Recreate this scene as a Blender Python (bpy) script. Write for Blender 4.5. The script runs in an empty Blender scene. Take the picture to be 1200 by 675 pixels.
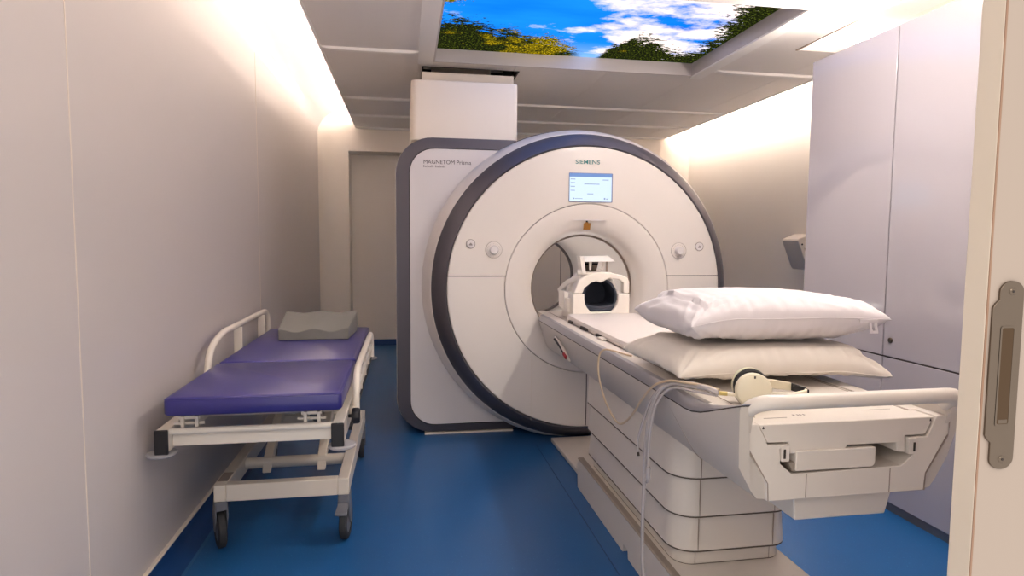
import bpy, bmesh, math, random
from mathutils import Vector, Matrix, noise

random.seed(7)
PI = math.pi
SC = bpy.context.scene
COL = SC.collection

# ------------------------------------------------------------------ helpers
def lin(c):
    c /= 255.0
    return c / 12.92 if c <= 0.04045 else ((c + 0.055) / 1.055) ** 2.4

def rgb(r, g, b):
    return (lin(r), lin(g), lin(b), 1.0)

def mat(name, col, rough=0.5, metal=0.0, coat=0.0, var=0.04, scale=9.0, bump=0.0, bscale=200.0, trans=0.0, sheen=0.0, spec=0.5):
    m = bpy.data.materials.new(name)
    m.use_nodes = True
    nt = m.node_tree
    b = nt.nodes['Principled BSDF']
    b.inputs['Roughness'].default_value = rough
    b.inputs['Metallic'].default_value = metal
    b.inputs['Coat Weight'].default_value = coat
    b.inputs['Coat Roughness'].default_value = 0.06
    b.inputs['Transmission Weight'].default_value = trans
    b.inputs['Sheen Weight'].default_value = sheen
    b.inputs['Specular IOR Level'].default_value = spec
    tc = nt.nodes.new('ShaderNodeTexCoord')
    n = nt.nodes.new('ShaderNodeTexNoise')
    n.inputs['Scale'].default_value = scale
    n.inputs['Detail'].default_value = 4
    nt.links.new(tc.outputs['Object'], n.inputs['Vector'])
    mx = nt.nodes.new('ShaderNodeMix')
    mx.data_type = 'RGBA'
    mx.inputs['A'].default_value = [max(0, c * (1 - var)) for c in col[:3]] + [1]
    mx.inputs['B'].default_value = [min(1, c * (1 + var)) for c in col[:3]] + [1]
    nt.links.new(n.outputs['Fac'], mx.inputs['Factor'])
    nt.links.new(mx.outputs['Result'], b.inputs['Base Color'])
    if bump > 0:
        n2 = nt.nodes.new('ShaderNodeTexNoise')
        n2.inputs['Scale'].default_value = bscale
        n2.inputs['Detail'].default_value = 3
        nt.links.new(tc.outputs['Object'], n2.inputs['Vector'])
        bp = nt.nodes.new('ShaderNodeBump')
        bp.inputs['Strength'].default_value = bump
        bp.inputs['Distance'].default_value = 0.002
        nt.links.new(n2.outputs['Fac'], bp.inputs['Height'])
        nt.links.new(bp.outputs['Normal'], b.inputs['Normal'])
    return m

def emat(name, col, strength):
    m = bpy.data.materials.new(name)
    m.use_nodes = True
    nt = m.node_tree
    nt.nodes.remove(nt.nodes['Principled BSDF'])
    e = nt.nodes.new('ShaderNodeEmission')
    e.inputs['Color'].default_value = col
    e.inputs['Strength'].default_value = strength
    nt.links.new(e.outputs[0], nt.nodes['Material Output'].inputs[0])
    return m

def obj(name, bm, m, parent=None, bevel=0.0, seg=2, angle=32, subsurf=0, smooth=True, recalc=True):
    if recalc:
        bmesh.ops.recalc_face_normals(bm, faces=bm.faces)
    me = bpy.data.meshes.new(name)
    bm.to_mesh(me)
    bm.free()
    if isinstance(m, (list, tuple)):
        for k in m:
            me.materials.append(k)
    else:
        me.materials.append(m)
    if smooth:
        for p in me.polygons:
            p.use_smooth = True
        me.set_sharp_from_angle(angle=math.radians(angle))
    o = bpy.data.objects.new(name, me)
    COL.objects.link(o)
    if parent is not None:
        o.parent = parent
        o.matrix_parent_inverse = Matrix.Translation(-parent.location)
    if bevel > 0:
        b = o.modifiers.new('Bevel', 'BEVEL')
        b.width = bevel
        b.segments = seg
        b.limit_method = 'ANGLE'
        b.angle_limit = math.radians(35)
    if subsurf:
        s = o.modifiers.new('Sub', 'SUBSURF')
        s.levels = s.render_levels = subsurf
    return o

def tag(o, label, cat, group=None):
    o['label'] = label
    o['category'] = cat
    if group:
        o['group'] = group
    return o

def thing(name, label, cat, loc, group=None):
    o = bpy.data.objects.new(name, None)
    o.empty_display_size = 0.1
    COL.objects.link(o)
    o.location = loc
    return tag(o, label, cat, group)

def struct(name, bm, m, **k):
    o = obj(name, bm, m, **k)
    o['kind'] = 'structure'
    return o

def new():
    return bmesh.new()

def box(bm, x0, x1, y0, y1, z0, z1):
    vs = [bm.verts.new(p) for p in ((x0, y0, z0), (x1, y0, z0), (x1, y1, z0), (x0, y1, z0),
                                    (x0, y0, z1), (x1, y0, z1), (x1, y1, z1), (x0, y1, z1))]
    for f in ((0, 3, 2, 1), (4, 5, 6, 7), (0, 1, 5, 4), (1, 2, 6, 5), (2, 3, 7, 6), (3, 0, 4, 7)):
        bm.faces.new([vs[i] for i in f])
    return bm

def prism(bm, poly, axis, a, b):
    """Extrude a polygon of 2-D points along axis between a and b. Y: (x,z); X: (y,z); Z: (x,y)."""
    def P(u, v, w):
        return {'Y': (u, w, v), 'X': (w, u, v), 'Z': (u, v, w)}[axis]
    A = [bm.verts.new(P(u, v, a)) for u, v in poly]
    B = [bm.verts.new(P(u, v, b)) for u, v in poly]
    n = len(poly)
    bm.faces.new(A)
    bm.faces.new(B[::-1])
    for i in range(n):
        j = (i + 1) % n
        bm.faces.new((A[j], A[i], B[i], B[j]))
    return bm

def loft(bm, rings, closed=True, caps=True):
    R = [[bm.verts.new(p) for p in r] for r in rings]
    n = len(R[0])
    for a, b in zip(R, R[1:]):
        for i in range(n if closed else n - 1):
            j = (i + 1) % n
            bm.faces.new((a[i], a[j], b[j], b[i]))
    if caps and closed:
        bm.faces.new(R[0][::-1])
        bm.faces.new(R[-1])
    return bm

def lathe(bm, prof, cx, cz, seg=128, closed=False, ax='Y', c3=0.0):
    """Revolve (r, y) about the Y axis through (cx, cz); ax 'X' or 'Z' revolve about those axes."""
    def P(r, t, a):
        c, s = r * math.cos(a), r * math.sin(a)
        if ax == 'Y':
            return (cx + c, t, cz + s)
        if ax == 'X':
            return (t, cx + c, cz + s)
        return (cx + c, cz + s, t)
    rings = []
    for r, t in prof:
        if r < 1e-6:
            v = bm.verts.new(P(0, t, 0))
            rings.append([v] * seg)
        else:
            rings.append([bm.verts.new(P(r, t, 2 * PI * i / seg)) for i in range(seg)])
    pairs = list(zip(rings, rings[1:]))
    if closed:
        pairs.append((rings[-1], rings[0]))
    for A, B in pairs:
        for i in range(seg):
            j = (i + 1) % seg
            vs = []
            for v in (A[i], A[j], B[j], B[i]):
                if v not in vs:
                    vs.append(v)
            if len(vs) > 2:
                bm.faces.new(vs)
    return bm

def cut(bm, co, no):
    """Keep the side the normal does not point to."""
    g = list(bm.verts) + list(bm.edges) + list(bm.faces)
    bmesh.ops.bisect_plane(bm, geom=g, plane_co=co, plane_no=no, clear_outer=True)
    return bm

def spline(pts, k=8):
    pts = [Vector(p) for p in pts]
    P = [pts[0] * 2 - pts[1]] + pts + [pts[-1] * 2 - pts[-2]]
    out = []
    for i in range(1, len(P) - 2):
        a, b, c, d = P[i - 1:i + 3]
        for j in range(k):
            t = j / k
            out.append(0.5 * ((2 * b) + (c - a) * t + (2 * a - 5 * b + 4 * c - d) * t * t + (3 * b - a - 3 * c + d) * t ** 3))
    out.append(pts[-1])
    return out

def tube(bm, pts, r, n=12, k=8, flat=1.0):
    pts = spline(pts, k) if k > 1 else [Vector(p) for p in pts]
    t0 = (pts[1] - pts[0]).normalized()
    up = Vector((0, 0, 1)) if abs(t0.z) < 0.9 else Vector((0, 1, 0))
    nrm = (up - t0 * up.dot(t0)).normalized()
    rings = []
    for i, p in enumerate(pts):
        t = (pts[min(i + 1, len(pts) - 1)] - pts[max(i - 1, 0)]).normalized()
        nrm = (nrm - t * nrm.dot(t)).normalized()
        bn = t.cross(nrm)
        rr = r[i] if isinstance(r, list) else r
        rings.append([p + nrm * math.cos(2 * PI * q / n) * rr + bn * math.sin(2 * PI * q / n) * rr * flat for q in range(n)])
    return loft(bm, rings)

def rrect(x0, x1, y0, y1, r, seg=8):
    """Rounded rectangle; r is one radius or four (x0y0, x1y0, x1y1, x0y1)."""
    if not isinstance(r, (list, tuple)):
        r = (r,) * 4
    out = []
    for (cx, cy, a0, q) in ((x0, y0, PI, 0), (x1, y0, 1.5 * PI, 1), (x1, y1, 0, 2), (x0, y1, .5 * PI, 3)):
        rr = r[q]
        if rr <= 0:
            out.append((cx, cy))
            continue
        ccx = cx + rr if cx == x0 else cx - rr
        ccy = cy + rr if cy == y0 else cy - rr
        for i in range(seg + 1):
            a = a0 + .5 * PI * i / seg
            out.append((ccx + rr * math.cos(a), ccy + rr * math.sin(a)))
    return out

def text(name, body, m, parent, loc, size, rot=(PI / 2, 0, 0), off=0.0, sx=1.0, space=1.0):
    cu = bpy.data.curves.new(name, 'FONT')
    cu.body = body
    cu.size = size
    cu.offset = off
    cu.extrude = 0.0006
    cu.space_character = space
    cu.materials.append(m)
    o = bpy.data.objects.new(name, cu)
    COL.objects.link(o)
    bpy.context.view_layer.update()
    me = bpy.data.meshes.new_from_object(o.evaluated_get(bpy.context.evaluated_depsgraph_get()))
    bpy.data.objects.remove(o)
    o = bpy.data.objects.new(name, me)
    COL.objects.link(o)
    o.rotation_euler = rot
    o.scale = (sx, 1, 1)
    o.location = loc
    o.parent = parent
    o.matrix_parent_inverse = Matrix.Translation(-parent.location)
    return o

# ------------------------------------------------------------------ materials
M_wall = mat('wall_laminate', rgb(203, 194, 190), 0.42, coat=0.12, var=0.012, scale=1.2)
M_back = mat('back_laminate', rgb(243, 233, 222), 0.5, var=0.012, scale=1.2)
M_seam = mat('seam_line', rgb(150, 135, 124), 0.6)
M_ceil = mat('ceiling_tile', rgb(243, 237, 231), 0.55, var=0.01, scale=2)
M_bar = mat('ceiling_bar', rgb(250, 246, 241), 0.45, var=0.01)
M_skirt = mat('blue_skirting', rgb(16, 58, 112), 0.45, var=0.05)
M_trimw = mat('white_trim', rgb(226, 214, 200), 0.4)
M_shell = mat('scanner_white', rgb(229, 220, 212), 0.32, coat=0.28, var=0.008, scale=2)
M_shell2 = mat('scanner_panel', rgb(224, 217, 215), 0.35, coat=0.2, var=0.008, scale=2)
M_metal = mat('satin_grey_metal', rgb(98, 94, 100), 0.46, metal=0.6, var=0.03)
M_dark = mat('dark_gap', rgb(58, 50, 46), 0.8)
M_bore = mat('bore_lining', rgb(236, 230, 226), 0.4, var=0.01)
M_table = mat('table_white', rgb(216, 207, 197), 0.38, coat=0.12, var=0.01, scale=3)
M_tside = mat('table_side_grey', rgb(198, 189, 180), 0.36, metal=0.0, coat=0.1, var=0.01)
M_band = mat('table_band', rgb(162, 160, 166), 0.34, metal=0.45, coat=0.2, var=0.02)
M_step = mat('step_tread', rgb(150, 138, 126), 0.6, var=0.05, bump=0.3, bscale=400)
M_step2 = mat('brown_gap', rgb(92, 80, 70), .7)
M_red = mat('red_plastic', rgb(150, 20, 30), 0.4)
M_black = mat('black_plastic', rgb(22, 20, 24), 0.5)
M_blackfoam = mat('black_foam', rgb(24, 22, 22), 0.85, bump=0.3)
M_navy = mat('navy_cushion', rgb(38, 44, 58), 0.7, bump=0.2, bscale=120)
M_pillow = mat('white_cotton', rgb(216, 209, 211), 0.8, var=0.01, sheen=0.15, bump=0.12, bscale=300)
M_pillow2 = mat('cream_cotton', rgb(222, 213, 202), 0.8, var=0.01, sheen=0.15, bump=0.12, bscale=300)
M_coil = mat('coil_plastic', rgb(238, 230, 220), 0.42, coat=0.1, var=0.008)
M_pad = mat('pad_vinyl', rgb(226, 216, 209), 0.5, coat=0.05, var=0.01)
M_phone = mat('cream_plastic', rgb(226, 216, 190), 0.4, coat=0.1, var=0.01)
M_tube = mat('clear_tube', rgb(178, 170, 168), 0.22, coat=0.5, var=0.05)
M_beige = mat('beige_cable', rgb(196, 174, 146), 0.45, var=0.03)
M_brass = mat('brass_plug', rgb(190, 168, 100), 0.4, metal=0.4)
M_cab = mat('cabinet_gloss', rgb(182, 175, 179), 0.12, coat=0.9, var=0.006, scale=1.5)
M_plinth = mat('plinth_grey', rgb(120, 114, 116), 0.35, metal=0.2)
M_cabedge = mat('cabinet_carcass', rgb(90, 78, 74), 0.6)
M_lock = mat('lock_bronze', rgb(84, 72, 62), 0.35, metal=0.8)
M_door = mat('door_laminate', rgb(168, 153, 140), 0.45, coat=0.05, var=0.01, scale=2)
M_dooredge = mat('door_edging', rgb(214, 200, 182), 0.4, coat=0.1, var=0.01)
M_plate = mat('brushed_steel', rgb(112, 100, 88), 0.34, metal=0.9, var=0.05, scale=40)
M_mattress = mat('blue_vinyl', rgb(50, 46, 118), 0.32, coat=0.15, var=0.04, scale=5, bump=0.25, bscale=18)
M_frame = mat('white_enamel', rgb(232, 222, 208), 0.34, coat=0.25, var=0.01)
M_base = mat('base_enamel', rgb(218, 206, 190), 0.36, coat=0.15, var=0.01)
M_bump = mat('grey_bumper', rgb(158, 156, 160), 0.6)
M_castor = mat('castor_grey', rgb(104, 104, 110), 0.45)
M_tyre = mat('tyre_rubber', rgb(44, 44, 46), 0.7)
M_foam = mat('grey_foam', rgb(126, 124, 118), 0.65, var=0.02, bump=0.15, bscale=150)
M_teal = mat('teal_lettering', rgb(0, 122, 122), 0.5)
M_grey = mat('grey_lettering', rgb(88, 80, 80), 0.6)
M_lgrey = mat('pale_grey_lettering', rgb(150, 140, 138), 0.6)
M_gold = mat('gold_tag', rgb(150, 98, 22), 0.4, metal=0.3)
M_duct = mat('duct_cover', rgb(238, 225, 208), 0.45, var=0.01)
M_panelframe = mat('panel_frame', rgb(206, 198, 196), 0.38, metal=0.2, var=0.01)
M_console = mat('console_grey', rgb(214, 204, 194), 0.4, var=0.02)

def floor_mat():
    m = mat('blue_vinyl_floor', rgb(28, 84, 138), 0.34, var=0.06, scale=5, spec=0.4)
    nt = m.node_tree
    b = nt.nodes['Principled BSDF']
    old = b.inputs['Base Color'].links[0].from_socket
    tc = nt.nodes.new('ShaderNodeTexCoord')
    n = nt.nodes.new('ShaderNodeTexNoise')
    n.inputs['Scale'].default_value = 130
    n.inputs['Detail'].default_value = 2
    nt.links.new(tc.outputs['Object'], n.inputs['Vector'])
    rp = nt.nodes.new('ShaderNodeValToRGB')
    rp.color_ramp.elements[0].position = 0.66
    rp.color_ramp.elements[1].position = 0.74
    nt.links.new(n.outputs['Fac'], rp.inputs[0])
    mx = nt.nodes.new('ShaderNodeMix')
    mx.data_type = 'RGBA'
    mx.inputs['B'].default_value = rgb(58, 116, 166)
    nt.links.new(old, mx.inputs['A'])
    nt.links.new(rp.outputs[0], mx.inputs['Factor'])
    nt.links.new(mx.outputs['Result'], b.inputs['Base Color'])
    return m
M_floor = floor_mat()
M_weld = mat('floor_weld', rgb(18, 58, 104), 0.5)
M_weldp = mat('pale_floor_weld', rgb(52, 96, 140), 0.5)

LEDCOL = (1.0, 0.885, 0.80, 1)
M_led = emat('led_light', LEDCOL, 48.0)
M_ledr = emat('led_light_right', LEDCOL, 125.0)
M_led2 = emat('led_light_cabinets', (1.0, 0.89, 0.81, 1), 170.0)
M_doorfill = emat('doorway_fill', (1.0, 0.88, 0.78, 1), 6.0)

# ------------------------------------------------------------------ room
XL, XR, YB, HC = -0.95, 3.55, 7.45, 2.6
YF = 0.87

bm = new()
box(bm, -1.2, 4.2, 0.74, 8.0, -0.1, 0.0)
struct('floor', bm, M_floor)
bm = new()
box(bm, 0.815, 0.819, YF, 3.8, 0.0, 0.0012)
struct('trim_1', bm, M_weld)
bm = new()
box(bm, -0.862, -0.852, YF, 7.4, 0.0, 0.0012)
struct('trim_2', bm, M_weldp)

# left wall with a curved cove at the top
def cove(xw, xs, z0, z1, sgn):
    p = [(xw, z0)]
    n = 10
    rx, rz = abs(xs - xw), z1 - z0
    for i in range(n + 1):
        a = .5 * PI * i / n
        p.append((xw + sgn * rx * (1 - math.cos(a)), z0 + rz * math.sin(a)))
    return p
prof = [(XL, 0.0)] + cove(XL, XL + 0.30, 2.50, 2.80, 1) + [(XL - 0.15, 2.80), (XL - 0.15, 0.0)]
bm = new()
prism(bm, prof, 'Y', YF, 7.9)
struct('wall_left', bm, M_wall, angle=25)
bm = new()
for y in (1.995, 4.3):
    box(bm, XL, XL + 0.0015, y - 0.0025, y + 0.0025, 0.08, 2.5)
struct('trim_3', bm, M_trimw)
# skirting left: coved blue upstand and white cap strip
bm = new()
pr = [(XL, 0.0), (XL + 0.085, 0.0)] + [(XL + 0.085 - 0.07 * math.sin(a), 0.002 + 0.07 * (1 - math.cos(a))) for a in [PI / 2 * i / 6 for i in range(1, 7)]] + [(XL, 0.072)]
prism(bm, pr, 'Y', YF, YB)
struct('baseboard_left', bm, M_skirt)
bm = new()
box(bm, XL, XL + 0.017, YF, YB, 0.0715, 0.081)
struct('trim_4', bm, M_trimw, bevel=0.003)

# back wall with the recess at the left
bm = new()
fil = [(XL + .26 - .26 * math.cos(a), YB - .26 + .26 * math.sin(a)) for a in [PI / 2 * i / 12 for i in range(13)]]
prism(bm, fil + [(-0.645, YB), (-0.645, YB + .15), (XL, YB + .15)], 'Z', 0, 2.8)   # pier left of the recess, with a rounded corner
box(bm, -0.645, 0.9, YB, YB + 0.30, 2.33, 2.8)        # header
box(bm, 0.9, XR, YB, YB + 0.15, 0, 2.8)
box(bm, -0.72, -0.645, YB + 0.15, YB + 0.34, 0, 2.8)  # jamb
box(bm, 0.9, 0.98, YB + 0.15, YB + 0.34, 0, 2.8)
box(bm, -0.72, 0.98, YB + 0.34, YB + 0.44, 0, 2.8)
struct('wall_back', bm, M_back, angle=20)
bm = new()
box(bm, 1.888, 1.896, YB - 0.002, YB, 0.08, 2.6)
struct('trim_5', bm, M_seam)
bm = new()
box(bm, -0.645, 0.9, YB + 0.322, YB + 0.34, 0, 0.072)
box(bm, 0.9, XR, YB - 0.018, YB, 0, 0.072)
box(bm, XL, -0.645, YB - 0.018, YB, 0, 0.072)
struct('baseboard_back', bm, M_skirt)

# right wall with cove
prof = [(XR, 0.0)] + cove(XR, XR - 0.25, 2.52, 2.80, -1) + [(XR + 0.15, 2.80), (XR + 0.15, 0.0)]
bm = new()
prism(bm, prof, 'Y', YF, 7.9)
struct('wall_right', bm, M_back, angle=25)
bm = new()
box(bm, XR - 0.017, XR, 3.3, YB, 0, 0.072)
struct('baseboard_right', bm, M_skirt)

# front wall (camera stands in its opening)
bm = new()
box(bm, XL - 0.15, -0.80, YF, YF + 0.14, 0, 2.9)
box(bm, 1.10, XR + 0.15, YF, YF + 0.14, 0, 2.9)
box(bm, -0.80, 1.10, YF, YF + 0.14, 2.2, 2.9)
struct('wall_front', bm, M_wall)

# ceiling: tiles with thin joints, an opening for the picture panel and one for the duct
bm = new()
gx = [-0.55, 0.10, 0.82, 1.535, 2.255, 2.925, 3.20]
gy = [YF + 0.14, 1.55, 3.00, 4.44, 5.90, 6.70, 7.44]
holes = [(0.213, 2.207, 3.188, 4.622), (0.14, 0.86, 4.78, 5.60)]
def tiles(bm, xs, ys, z0, z1, gap, xmax=None):
    X = sorted(set(xs + [h[0] for h in holes] + [h[1] for h in holes] + [2.60]))
    Y = sorted(set(ys + [h[2] for h in holes] + [h[3] for h in holes] + [3.89]))
    def g(v, L):
        return gap if v in L else 0.0
    for a, b in zip(X, X[1:]):
        for c, d in zip(Y, Y[1:]):
            mx, my = (a + b) / 2, (c + d) / 2
            if any(h[0] < mx < h[1] and h[2] < my < h[3] for h in holes):
                continue
            if mx > 2.60 and my < 3.89:
                continue
            box(bm, a + g(a, xs), b - g(b, xs), c + g(c, ys), d - g(d, ys), z0, z1)
tiles(bm, gx, gy, HC, HC + 0.018, 0.0015)
tiles(bm, gx, gy, HC + 0.018, HC + 0.045, 0.0)
box(bm, XL - 0.1, XR + 0.1, YF, 7.9, 2.80, 2.86)      # slab above the coves
struct('ceiling', bm, M_ceil)
# cross bars, slightly rounded, standing proud of the tiles
bi = 6
for (x0, x1, y) in ((-0.565, 0.10, 4.43), (2.33, 3.21, 4.47), (-0.565, 3.21, 5.90), (-0.565, 3.21, 6.70), (-0.565, 3.21, 7.425),
                    (-0.565, 0.10, 3.0), (2.31, 2.61, 3.18)):
    bm = new()
    rings = []
    L = [x0, x0 + 0.05, x0 + 0.14, x1 - 0.14, x1 - 0.05, x1]
    D = [0.004, 0.017, 0.022, 0.022, 0.017, 0.004]
    for X, d in zip(L, D):
        rings.append([(X, y - 0.026, HC + 0.006), (X, y - 0.022, HC - d * 0.8), (X, y, HC - d), (X, y + 0.022, HC - d * 0.8), (X, y + 0.026, HC + 0.006)])
    loft(bm, rings)
    struct('trim_%d' % bi, bm, M_bar, angle=50)
    bi += 1
# edging strips along the ceiling raft
for (x0, x1, y0, y1, m_) in ((-0.565, -0.55, YF + .14, 7.44, M_bar), (3.20, 3.212, 3.89, 7.44, M_bar), (2.60, 2.612, YF + .14, 3.89, M_seam),
                             (0.095, 0.205, YF + .14, 4.70, M_bar)):
    bm = new()
    box(bm, x0, x1, y0, y1, HC - 0.006, HC + (0.054 if x0 < -.5 else 0.045))
    struct('trim_%d' % bi, bm, m_)
    bi += 1

# duct opening lining, black to put the hole's shade into its colour
bm = new()
for r in ((0.13, 0.14, 4.77, 5.61), (0.86, 0.87, 4.77, 5.61), (0.14, 0.86, 4.77, 4.78), (0.14, 0.86, 5.60, 5.61)):
    box(bm, r[0], r[1], r[2], r[3], HC - 0.002, 2.80)
struct('trim_%d' % bi, bm, M_black)
bi += 1

# ---- LED strips in the coves
def led(name, x0, x1, y0, y1, z0, z1, m, label):
    t = thing(name, label, 'light', ((x0 + x1) / 2, y0, z0))
    b = new(); box(b, x0, x1, y0, y1, z0 + 0.004, z1); obj('diffuser', b, m, t)
    b = new(); box(b, x0 - .004, x1 + .004, y0 - .004, y1 + .004, z0, z0 + 0.004); obj('channel', b, M_bar, t)
    return t
led('led_strip', -0.535, -0.505, 1.05, 7.40, HC + 0.046, HC + 0.072, M_led, 'long warm white light strip in the cove above the left wall and trolley')
led('led_strip', 3.17, 3.20, 3.95, 7.40, HC + 0.120, HC + 0.150, M_ledr, 'warm white cove light strip along the right wall behind the cabinets')
led('led_strip', 2.42, 2.46, 1.10, 3.25, 2.336, 2.366, M_led2, 'bright white cove light strip above the tall glossy cabinets')

# ---- ceiling picture panel
def sky_mat():
    m = bpy.data.materials.new('backlit_sky_picture')
    m.use_nodes = True
    nt = m.node_tree
    N = nt.nodes.new
    L = nt.links.new
    nt.nodes.remove(nt.nodes['Principled BSDF'])
    tc = N('ShaderNodeTexCoord')
    sp = N('ShaderNodeSeparateXYZ')
    L(tc.outputs['Object'], sp.inputs[0])
    def math_(op, a, b=None, c=None):
        n = N('ShaderNodeMath'); n.operation = op
        for i, v in enumerate((a, b, c)):
            if v is None: continue
            if isinstance(v, (int, float)): n.inputs[i].default_value = v
            else: L(v, n.inputs[i])
        return n.outputs[0]
    def noise_(sx, sy, scale, det=6, rough=.6, off=0):
        mp = N('ShaderNodeMapping'); mp.inputs['Scale'].default_value = (sx, sy, 1); mp.inputs['Location'].default_value = (off, off * .7, 0)
        L(tc.outputs['Object'], mp.inputs[0])
        n = N('ShaderNodeTexNoise'); n.inputs['Scale'].default_value = scale; n.inputs['Detail'].default_value = det; n.inputs['Roughness'].default_value = rough
        L(mp.outputs[0], n.inputs['Vector'])
        return n.outputs['Fac']
    def ramp(fac, els, interp='LINEAR'):
        r = N('ShaderNodeValToRGB'); r.color_ramp.interpolation = interp
        e = r.color_ramp.elements
        while len(e) < len(els): e.new(0.5)
        for q, (p, c) in zip(e, els):
            q.position = p; q.color = c if not isinstance(c, (int, float)) else (c, c, c, 1)
        L(fac, r.inputs[0])
        return r.outputs[0]
    def mix(f, a, b):
        n = N('ShaderNodeMix'); n.data_type = 'RGBA'
        for k, v in (('Factor', f), ('A', a), ('B', b)):
            if isinstance(v, (int, float, tuple)): n.inputs[k].default_value = v
            else: L(v, n.inputs[k])
        return n.outputs['Result']
    u = sp.outputs[0]           # 0..1.99 across
    v = sp.outputs[1]           # 0..1.24 from the far edge towards the door
    un = math_('DIVIDE', u, 1.99)
    vn = math_('DIVIDE', v, 1.24)
    # sky
    streak = noise_(0.6, 2.0, 1.6, 5, .5, 3)
    sky = mix(ramp(streak, [(0.25, 0.0), (0.8, 1.0)]), rgb(0, 98, 214), rgb(26, 138, 236))
    sky = mix(ramp(vn, [(0.0, 1.0), (0.28, 0.0)]), sky, rgb(120, 172, 236))
    cl = noise_(1.0, 1.5, 2.1, 8, .62, 12.1)
    bias = ramp(un, [(0.0, 0.0), (0.42, 0.12), (0.60, 0.55), (0.72, 0.72), (1.0, 0.72)])
    vb = ramp(vn, [(0.0, 0.55), (0.30, 0.75), (0.42, 0.45), (0.55, 0.7), (0.70, 0.5), (1.0, 0.95)])
    cd = math_('ADD', cl, math_('MULTIPLY', math_('MULTIPLY', bias, vb), 0.55))
    cf = ramp(cd, [(0.62, 0.0), (0.78, 1.0)])
    sky = mix(cf, sky, rgb(255, 238, 232))
    # foliage outline measured from the far edge, and from the right-hand and left-hand edges
    h1 = ramp(math_('ADD', un, math_('MULTIPLY', math_('SUBTRACT', noise_(1, 1, 9, 4, .7, 33), .5), .06)), [(0.0, 0.44), (0.05, 0.52), (0.13, 0.46), (0.19, 0.36), (0.24, 0.40), (0.31, 0.30), (0.40, 0.32), (0.47, 0.19), (0.54, 0.02), (0.60, 0.0),
                   (0.62, 0.20), (0.67, 0.42), (0.74, 0.38), (0.81, 0.28), (0.90, 0.17), (0.95, 0.22), (1.0, 0.3)])
    w = math_('SUBTRACT', 1.0, un)
    h2 = ramp(vn, [(0.0, 0.05), (0.20, 0.035), (0.35, 0.065), (0.50, 0.05), (0.62, 0.085), (0.82, 0.10), (0.95, 0.13), (1.0, 0.07)])
    n1 = noise_(.55, 1.5, 11, 7, .74, 5)
    n2 = noise_(.7, 1.3, 34, 5, .75, 2)
    rag = math_('ADD', math_('MULTIPLY', math_('SUBTRACT', n1, .5), 0.62), math_('MULTIPLY', math_('SUBTRACT', n2, .5), 0.62))
    # no fronds where the sky reaches down to the far edge
    keep = ramp(un, [(0.50, 1.0), (0.555, 0.0), (0.60, 0.0), (0.625, 1.0)])
    f1 = math_('MULTIPLY', math_('GREATER_THAN', math_('SUBTRACT', math_('ADD', h1, rag), vn), 0.0), keep)
    f2 = math_('GREATER_THAN', math_('SUBTRACT', math_('ADD', h2, math_('MULTIPLY', rag, .45)), w), 0.0)
    dl = math_('ADD', math_('MULTIPLY', math_('ABSOLUTE', math_('SUBTRACT', vn, 0.80)), 1.0), un)
    f3 = math_('GREATER_THAN', math_('SUBTRACT', math_('ADD', 0.10, math_('MULTIPLY', rag, .5)), dl), 0.0)
    f = math_('MAXIMUM', math_('MAXIMUM', f1, f2), f3)
    n3 = noise_(1, 1, 70, 3, .7, 8)
    n4 = noise_(1, 1, 7, 3, .5, 21)
    leaf = ramp(n3, [(0.46, rgb(16, 16, 10)), (0.58, rgb(40, 48, 14)), (0.68, rgb(108, 122, 30)), (0.8, rgb(190, 186, 60))])
    yell = ramp(n3, [(0.42, rgb(30, 28, 6)), (0.54, rgb(120, 106, 10)), (0.70, rgb(246, 206, 36))])
    yz = ramp(un, [(0.0, 0.2), (0.22, 0.45), (0.36, 0.75), (0.50, 0.6), (0.56, 0.0), (0.70, 0.28), (0.8, 0.1), (1.0, 0.0)])
    yf = ramp(math_('ADD', n4, math_('MULTIPLY', math_('SUBTRACT', yz, .5), .7)), [(0.46, 0.0), (0.60, 1.0)])
    leaf = mix(math_('MAXIMUM', yf, f3), leaf, yell)
    colr = mix(f, sky, leaf)
    e = N('ShaderNodeEmission')
    e.inputs['Strength'].default_value = 1.35
    L(colr, e.inputs['Color'])
    L(e.outputs[0], nt.nodes['Material Output'].inputs[0])
    return m

lp = thing('ceiling_light_panel', 'backlit ceiling picture panel of blue sky, clouds and treetops', 'light panel', (0.215, 4.62, HC))
b = new()
box(b, 0, 1.99, -1.43, 0, 0, 0.006)
# local coordinates of the picture start at its far left corner; v runs toward the door
me_ = obj('picture', b, sky_mat(), None)
me_.data.transform(Matrix.Scale(-1, 4, (0, 1, 0)))
me_.data.flip_normals()
me_.scale = (1, -1, 1)
me_.parent = lp
me_.location = (0, 0, 0.09)
b = new()
x0, x1, y0, y1 = 0.217, 2.203, 3.192, 4.618
for r in ((x0 - .012, x0, y0 - .012, y1 + .012), (x1, x1 + .012, y0 - .012, y1 + .012), (x0, x1, y0 - .012, y0), (x0, x1, y1, y1 + .012)):
    box(b, r[0], r[1], r[2], r[3], HC - 0.004, HC + 0.105)
obj('inner_reveal', b, M_panelframe, lp)
b = new()
for r in ((x1 + .004, x1 + .10, y0 - .05, y1 + .05), (x0, x1 + .004, y0 - .07, y0 + .0)):
    box(b, r[0], r[1], r[2], r[3], HC - 0.016, HC - 0.001)
obj('frame', b, M_bar, lp, bevel=0.004)

# ------------------------------------------------------------------ MRI scanner
CX, CZ = 1.147, 1.0
mri = thing('mri_scanner', 'large white round-faced scanner with grey ring, screen and open bore', 'scanner', (CX, 4.2, 0))

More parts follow.
